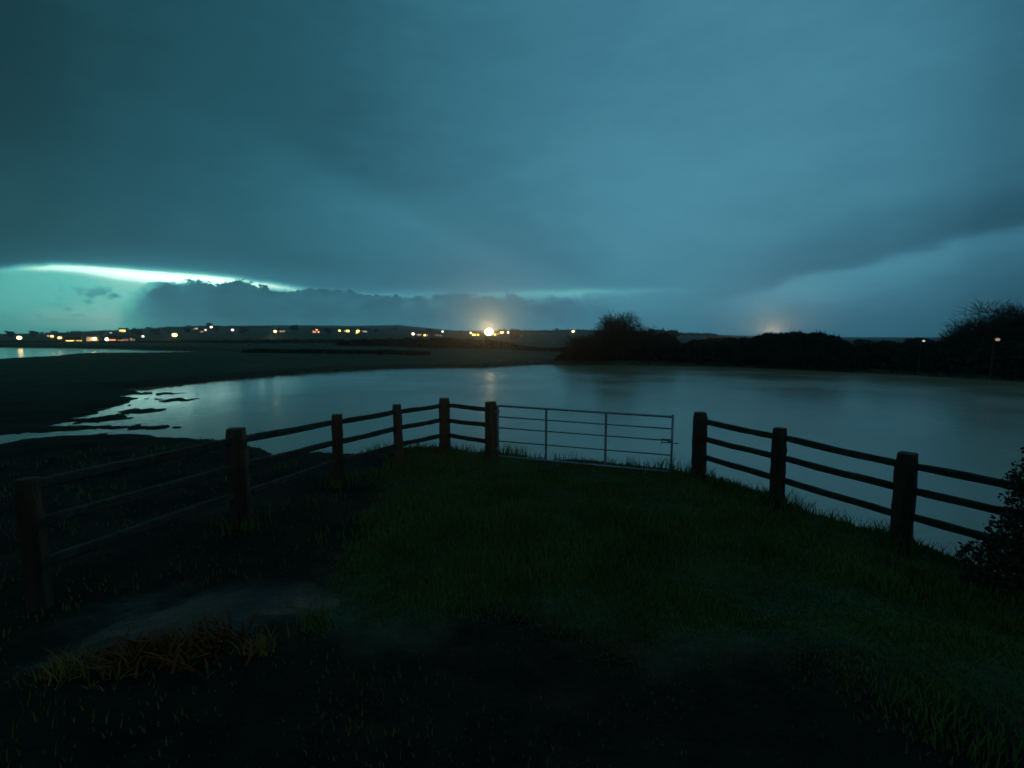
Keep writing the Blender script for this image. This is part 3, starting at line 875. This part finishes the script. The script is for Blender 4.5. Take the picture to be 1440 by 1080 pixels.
# taller tufts along the bank lip and round the posts, part of the same ground cover
xs, ys = [], []
for pl in (left_posts[1:], right_posts):
    for p in pl:
        n = 120; xs.append(p[0] + rs.normal(size=n) * .16); ys.append(p[1] + rs.normal(size=n) * .16)
x = np.concatenate(xs); y = np.concatenate(ys)
lip = LAKE[17:32]
for (ax, ay), (bx2, by2) in zip(lip[:-1], lip[1:]):
    n = int(160 * np.hypot(bx2 - ax, by2 - ay)) if ax < 9 else 0
    t = rs.uniform(0, 1, n); xx = ax + (bx2 - ax) * t; yy = ay + (by2 - ay) * t
    inn = rs.uniform(.15, .9, n); dx, dy = -xx * .0, -1.0
    x = np.concatenate([x, xx - inn * .5 * np.sign(xx)]); y = np.concatenate([y, yy - inn * .8])
z = ground_h(x, y); k = z > .03; x, y, z = x[k], y[k], z[k]
v, f = blades(x, y, z - .01, rs.uniform(.08, .24, len(x)) * (fbm(x * 2, y * 2, 2, 8) + 1.0), np.full(len(x), .006), rs, .6)
tag(obj_np('long_grass', v, f, 4, M_grass), 'longer grass tufts round the fence posts and bank edge', 'grass', kind='stuff')

def tuft(name, px, Y, n, h, spread, m, label, cat, seed, bend=.8, w=.005):
    rs = np.random.default_rng(seed); x0, y0 = P(px, Y); z0 = gz(x0, y0)
    x = rs.normal(size=n) * spread; y = rs.normal(size=n) * spread
    v, f = blades(x, y, np.full(n, -.02), h * rs.uniform(.4, 1.2, n), np.full(n, w), rs, bend)
    o = obj_np(name, v, f, 4, m); o.location = (x0, y0, z0); return tag(o, label, cat)
tuft('dead_bracken', 150, 2.55, 220, .11, .10, M_rust, 'rust brown dead bracken clump beside the yellow tuft in the lower left corner', 'grass tuft', 31, 1.6, .010)['kind'] = 'stuff'  # dead bracken clumps built from grass blades
tuft('dead_bracken', 255, 2.62, 260, .12, .11, M_rust, 'wider rust brown dead bracken clump in front of the wet hollow, lower left', 'grass tuft', 32, 1.6, .010)['kind'] = 'stuff'
tuft('grass_tuft', 48, 2.45, 200, .13, .07, M_straw, 'yellow dry grass tuft in the lower left corner', 'grass tuft', 21)
tuft('grass_tuft', 342, 2.6, 110, .12, .04, M_straw, 'yellow dry grass tuft right of the two dead ferns', 'grass tuft', 22)
tuft('grass_tuft', 425, 2.9, 120, .14, .06, M_grass, 'green grass tuft right of the yellow tuft, lower left', 'grass tuft', 23)

# ------------------------------------------------------------------ far lamps and houses
def solve(px, py, want, y0=225, y1=620):
    """distance along the ray where the lamp stands `want` metres above the ground"""
    best = None
    for Y in np.linspace(y0, y1, 100):
        p = at(px, py, Y); d = p.z - gz(p.x, p.y)
        e = abs(d - want)
        if best is None or e < best[0]: best = (e, Y, d)
    return best[1], max(best[2], .8)

WARM = (1.0, .62, .24); YEL = (1.0, .70, .16); WHT = (1.0, .85, .60); ORG = (1.0, .38, .12); PNK = (1.0, .70, .58); COOL = (.85, .95, 1.0)
_em = {}
def em(c, s):
    k = (c, s)
    if k not in _em: _em[k] = emat('lamp_glow', c, s)
    return _em[k]
def street_lamp(px, py, size, col, strength, label, want=5.0, Y=None, group='far lamps along the horizon'):
    if Y is None: Y, hgt = solve(px, py, want)
    p = at(px, py, Y); g0 = gz(p.x, p.y); hgt = max(.8, p.z - g0)
    e = empty('street_lamp', (p.x, p.y, p.z - hgt)); tag(e, label, 'street lamp', group)
    bm = bmesh.new(); add_tube(bm, [(0, .25, -.3), (0, .25, hgt * .93), (0, .18, hgt + .25), (0, 0, hgt + .32)], [.09, .06, .05, .045] if Y > 60 else [.02, .016, .014, .012], 6); obj_bm('pole', bm, M_pole, e)
    if Y > 160: size *= .80; strength *= .75
    r = size * Y / F * .5
    bm = bmesh.new(); bmesh.ops.create_uvsphere(bm, u_segments=12, v_segments=8, radius=1.0)
    bmesh.ops.transform(bm, matrix=Matrix.Translation((0, 0, hgt)) @ Matrix.Diagonal((r, r * .8, r * .75, 1)), verts=bm.verts)
    obj_bm('lantern', bm, em(col, strength), e, True)
    bm = bmesh.new(); bmesh.ops.create_cone(bm, cap_ends=True, segments=12, radius1=r * 1.0, radius2=r * .3, depth=r * .35)
    bmesh.ops.translate(bm, verts=bm.verts, vec=(0, 0, hgt + r * .85)); obj_bm('hood', bm, M_pole, e)
    if size >= 3.6 and Y > 160 and px > 100:
        pl = bpy.data.lights.new('lamp_light', 'POINT'); pl.energy = 1000 * size / 6; pl.color = (1.0, .74, .45); pl.shadow_soft_size = .5
        po = bpy.data.objects.new('lamp_light', pl); link(po, e); po.location = (0, -1.0, hgt - .3)
    return e, p


def house(px, py, w, wins, label, Y=None, want=1.6, wallm=None, roofh=2.2, wallh=3.0, depth=6.5, group='far houses along the horizon'):
    """wins: list of (dx px, dy px, width px, height px, colour, strength) in photo pixels around px,py"""
    if Y is None: Y, hh = solve(px, py, want)
    w = max(4.5, w * min(1, Y / 420) * .9); roofh = roofh * .75
    p = at(px, py, Y); g0 = gz(p.x, p.y); hh = p.z - g0
    rz = -atan2(p.x, p.y)
    e = empty('house', (p.x, p.y, g0), rz); tag(e, label, 'house', group)
    s = Y / F / cos(atan2(p.x, p.y))
    wallh = max(wallh, hh + .9)
    bm = bmesh.new(); add_box(bm, (0, depth / 2, wallh / 2 - .4), (w, depth, wallh + .8))
    for sx in (-1, 1):   # gables
        vs = [bm.verts.new(v) for v in ((sx * w / 2, 0, wallh), (sx * w / 2, depth, wallh), (sx * w / 2, depth / 2, wallh + roofh), (sx * (w / 2 - .25), 0, wallh), (sx * (w / 2 - .25), depth, wallh), (sx * (w / 2 - .25), depth / 2, wallh + roofh))]
        bm.faces.new(vs[:3]); bm.faces.new(vs[3:][::-1])
        bm.faces.new((vs[0], vs[2], vs[5], vs[3])); bm.faces.new((vs[2], vs[1], vs[4], vs[5]))
    obj_bm('wall', bm, wallm or M_hwall, e)
    bm = bmesh.new(); th = .14
    for sy in (-1, 1):
        y_e = depth / 2 + sy * (depth / 2 + .35); zr = wallh + roofh; ze = wallh - roofh * .35 / (depth / 2)
        a_ = [(-w / 2 - .25, depth / 2, zr + .02), (w / 2 + .25, depth / 2, zr + .02), (w / 2 + .25, y_e, ze + .02), (-w / 2 - .25, y_e, ze + .02)]
        lo = [bm.verts.new(v) for v in a_]; hi = [bm.verts.new((v[0], v[1], v[2] + th)) for v in a_]
        bm.faces.new(lo); bm.faces.new(hi[::-1])
        for i in range(4): bm.faces.new((lo[i], lo[(i + 1) % 4], hi[(i + 1) % 4], hi[i]))
    bmesh.ops.recalc_face_normals(bm, faces=bm.faces); rf = obj_bm('roof', bm, M_roof, e)
    bm = bmesh.new(); add_box(bm, (w * .33, depth / 2, wallh + roofh + .25), (.7, .7, 1.3)); add_box(bm, (w * .33, depth / 2, wallh + roofh + 1.0), (.3, .3, .35)); obj_bm('chimney', bm, M_hbrick, rf)
    rx = random.Random(int(px * 10))
    wins = [(a, b_, c * .8, d * .85, e_, f_ * .8) for a, b_, c, d, e_, f_ in wins]
    if Y > 160: wins = wins + [(rx.uniform(-.45, .45) * w / s, rx.uniform(-1.2, 1.4), 1.3, 1.2, rx.choice([WARM, YEL, ORG]), rx.uniform(.6, 2.2)) for _ in range(rx.choice([1, 2, 2]))]
    for (dx, dy, ww, wh, col, stg) in wins:
        bm = bmesh.new(); W_, H_ = max(ww * s, .5), max(wh * s, .5)
        cx = max(-w / 2 + W_ / 2, min(w / 2 - W_ / 2, dx * s)); cz = max(H_ / 2 + .2, min(wallh - H_ / 2 - .1, hh - dy * s))
        add_box(bm, (cx, -.03, cz), (W_, .06, H_)); wn = obj_bm('window', bm, em(col, stg), e)
        bm = bmesh.new()
        for q1, q2, q3, q4 in ((0, H_ / 2 + .04, W_ + .16, .08), (0, -H_ / 2 - .04, W_ + .16, .08), (-W_ / 2 - .04, 0, .08, H_), (W_ / 2 + .04, 0, .08, H_), (0, 0, .05, H_)):
            add_box(bm, (cx + q1, -.05, cz + q2), (q3, .1, q4))
        obj_bm('frame', bm, M_hwall, wn)
    return e

K = 1.0
street_lamp(27, 475, 7.5, WARM, 9, 'brightest warm lamp at the far left edge of the horizon', 4)
house(73, 473, 8, [(0, 0, 3, 2, WARM, 4)], 'house with one small warm light between the left-edge lamp and the paired lights', None, 1.8)
house(90, 475, 9, [(-3, 0, 3.4, 2.4, WARM, 5), (3.2, -.3, 3.4, 2.2, WARM, 4.5)], 'house showing two warm windows side by side in the left village', None, 1.8)
house(104, 480, 12, [(-5, 0, 8, 2.4, YEL, 3.5), (4.5, 0.2, 5, 2.4, YEL, 3.5), (12, 0, 4, 1.5, PNK, .25)], 'house with long low yellow windows lowest in the left village', None, 1.7, M_hbrick)
street_lamp(133, 476, 5.8, WARM, 8, 'bright lamp just left of the other bright pair member in the left village', 4)
house(130, 480.5, 9, [(-3.5, 0, 5, 2, PNK, .8), (2.5, 0, 5, 2, YEL, 2)], 'house with dim yellow windows below the bright lamp of the left village', None, 1.5)
street_lamp(151, 477, 7, WHT, 9, 'largest white lamp in the middle of the left village', 4)
house(163, 478, 12, [(-3, 0, 7, 1.6, ORG, 1.6), (6, .5, 6, 1.4, WARM, .5)], 'house lit orange right beside the largest white village lamp', None, 1.6, M_hbrick)
house(181, 478, 10, [(-3, 0, 6, 1.8, PNK, .35), (4, 0, 5, 1.6, PNK, .3)], 'house with faint pinkish windows right of the orange lit house', None, 1.7)
street_lamp(156, 469, 4.2, (.85, 1.0, .35), 3, 'yellow-green lamp on the slope above the largest white village lamp', 4)
house(174, 465, 9, [(-1, 0, 6, 2.4, YEL, 3.5)], 'house with a yellow window high on the slope of the left village', None, 2.0)
street_lamp(201, 473, 3.6, PNK, 5, 'small pinkish white lamp between the village and the big yellow lamp', 4.5)
street_lamp(245.5, 471, 8, YEL, 8, 'big yellow lamp standing alone right of the left village', 5)
house(277, 462.5, 10, [(-1, 0, 5, 1.6, PNK, .5)], 'house with a dim pink window on the hilltop', None, 1.8)
street_lamp(289, 464, 3.2, PNK, 4, 'lower of the two small lamps on the left hilltop', 4)
street_lamp(297, 460, 4.0, WHT, 6, 'upper of the two small lamps on the left hilltop', 5)
house(285, 466.5, 7, [(-1, 0, 2.6, 2.4, PNK, .4)], 'small house with a dull window below the hilltop lamps', None, 1.5)
street_lamp(327, 464, 4.4, PNK, 6, 'small white lamp alone right of the hilltop pair', 4)
street_lamp(387, 466, 5, YEL, 7, 'yellow lamp with a dim window beside it left of the orange house', 4)
house(395, 466, 8, [(0, 0, 3, 2, PNK, .8)], 'house with one dim window right beside the yellow lamp', None, 1.8)
house(445, 466, 9, [(.3, -2.0, 3, 2, ORG, 3), (-2.5, .8, 5, 2, (1, .45, .25), 1.6), (2.5, .8, 2.6, 2, (1, .45, .2), 2.2)], 'house glowing orange with two rows of windows', None, 2.2, M_hbrick, wallh=4.2)
street_lamp(477.5, 465, 3.8, YEL, 6, 'leftmost yellow light of the row of three on the hill', 4)
house(489, 465.5, 8, [(0, 0, 5, 2.6, YEL, 5)], 'house with a broad yellow window in the middle of the row of three lights', None, 1.8)
house(503, 466, 9, [(.2, -.3, 4.6, 3, YEL, 6), (-1.4, 3.2, 2.6, 1.6, YEL, 3)], 'house with one large and one small yellow window ending the row of three lights', None, 2.0, wallh=3.6)
house(513.5, 466.3, 10, [(0, 0, 6, 1.8, COOL, .6)], 'pale house with cool white windows right of the row of three lights', None, 1.8)
street_lamp(581, 469.5, 4.6, WHT, 8, 'white lamp left of the long lit house at the foot of the hill', 3.5)
house(594, 471, 13, [(-4.5, -.2, 7, 1.8, PNK, .8), (3.2, .3, 4, 2.4, YEL, 4)], 'long house with a pale and a yellow window at the foot of the hill', None, 1.8)
house(617, 471.5, 11, [(0, 0, 7, 1.0, PNK, .3)], 'house with a thin dim strip of light right of the long lit house', None, 1.6)
street_lamp(622.5, 466.2, 3.2, COOL, 6, 'small cool white lamp high on the hill shoulder', 5)
street_lamp(662, 468, 3.2, WHT, 6, 'small white lamp at the left end of the yellow windows by the floodlight', 4)
house(668, 470.8, 12, [(-1.5, 0, 6, 2.6, YEL, 4.5), (4, 0, 3.4, 2.6, YEL, 4.5)], 'house with a row of yellow windows left of the bright floodlight', None, 1.6)
house(697, 470.5, 7, [(-1, 0, 4, 2.6, YEL, 3.5)], 'house with a yellow window touching the right side of the bright floodlight', None, 1.6)
house(706, 467.5, 9, [(0, 0, 5, 2.8, WARM, 5)], 'house with one wide cream window right of the bright floodlight', None, 2.4, wallh=3.6)
street_lamp(714.5, 467.5, 3.6, WHT, 6, 'small white lamp just right of the cream window near the floodlight', 4)
house(726, 471, 12, [(0, 0, 8, 1.2, PNK, .6)], 'low house with a faint strip of light right of the floodlight group', None, 1.6)
street_lamp(806, 466, 4.8, WARM, 7, 'lone warm lamp on the horizon between the floodlight and the big bush', 4)
street_lamp(910, 469.5, 4.2, PNK, 6, 'small pinkish lamp on the horizon right behind the big bush', 4, 250)
house(927.5, 471, 8, [(0, 0, 3, 2, COOL, .7)], 'house with a dim cool window right of the lamp behind the big bush', 230, 2)
street_lamp(1299, 479.5, 3.4, PNK, .8, 'small pale lamp against the right-hand hedge', 4, 34.6)
street_lamp(1403, 477.5, 5.5, (1, .6, .45), .4, 'dim pinkish lamp in front of the bare trees at the right edge', 4, 30.6)

# the floodlight in the centre and its light
fl, p = street_lamp(687.5, 467, 12.5, (1.0, .80, .42), 6, 'by far the brightest light, a glaring floodlight at the centre of the horizon', 4, 150)
def flood(parent, loc, energy, col, size, r, tilt=0.0, blend=.15):
    """spot beam towards the camera, added for a halo round the lamp"""
    l = bpy.data.lights.new('halo_beam', 'SPOT'); l.energy = energy; l.color = col; l.spot_size = R(size); l.spot_blend = blend; l.shadow_soft_size = r
    o = bpy.data.objects.new('halo_beam', l); link(o, parent); o.location = loc
    w = parent.location + Vector(loc); d = Vector((0, 0, CAMZ)) - w; d.z += tilt * d.length
    o.rotation_euler = d.to_track_quat('-Z', 'Y').to_euler()
    return o
flood(fl, (0, -1.3, p.z - fl.location.z), 60000, (1.0, .62, .24), 25.2, .3, .202, .12)
ld = bpy.data.lights.new('lamp_light', 'POINT'); ld.energy = 600; ld.color = (1.0, .80, .48); ld.shadow_soft_size = .6
lo = bpy.data.objects.new('lamp_light', ld); link(lo, fl); lo.location = (0, 1.4, p.z - fl.location.z)

# lamp hidden behind the hedge, with a bare bush added for its glow
MT_l = tree_meshes(44, 3.6, 2.2, .1, 8, 800, 0, .02, .9, .06, 2600)
x, y, z = ground_pt(1079, 100); tree('glow_bush', MT_l, (x, y, z), (.9, .9, .75), 0, 'leafless bush added at the orange glow on the right-hand hedge line', 'bush')
hl, p2 = street_lamp(1081, 472, 5, (1, .62, .30), 2.6, 'half hidden lamp glowing behind the hedge, right of the big bush', 3, 99.0)
flood(hl, (0, -.9, p2.z - hl.location.z + .2), 15000, (1.0, .55, .24), 40, .3, .325, .2)
rt = random.Random(5)
for px in (12, 44, 82, 110, 140, 165, 186, 215, 232, 258, 310, 345, 420, 462, 535, 560, 604, 650):
    Y = rt.uniform(330, 480); x, y, z = ground_pt(px + rt.uniform(-6, 6), Y); sc = rt.uniform(.7, 1.25)
    tree('village_tree', MT_s[rt.randrange(3)], (x, y, z - .1), (sc * 1.2, sc * 1.2, sc), rt.uniform(0, 6), 'dark indistinct tree among the lit houses on the far left slope', 'tree', 'dark trees among the far lights')

# thin haze added so the lamp beams spread into halos
bm = bmesh.new(); add_box(bm, (0, 0, 40), (4420, 4420, 104))
me = bpy.data.meshes.new('haze'); bm.to_mesh(me); bm.free()
M_haze = bpy.data.materials.new('halo_haze'); M_haze.use_nodes = True
nt = M_haze.node_tree; nt.nodes.clear()
pv = nt.nodes.new('ShaderNodeVolumePrincipled'); ou = nt.nodes.new('ShaderNodeOutputMaterial')
pv.inputs['Color'].default_value = (.85, .95, 1.0, 1); pv.inputs['Density'].default_value = HAZE; pv.inputs['Anisotropy'].default_value = .85
nt.links.new(pv.outputs[0], ou.inputs['Volume'])
me.materials.append(M_haze)
tag(link(bpy.data.objects.new('haze', me)), kind='stuff')
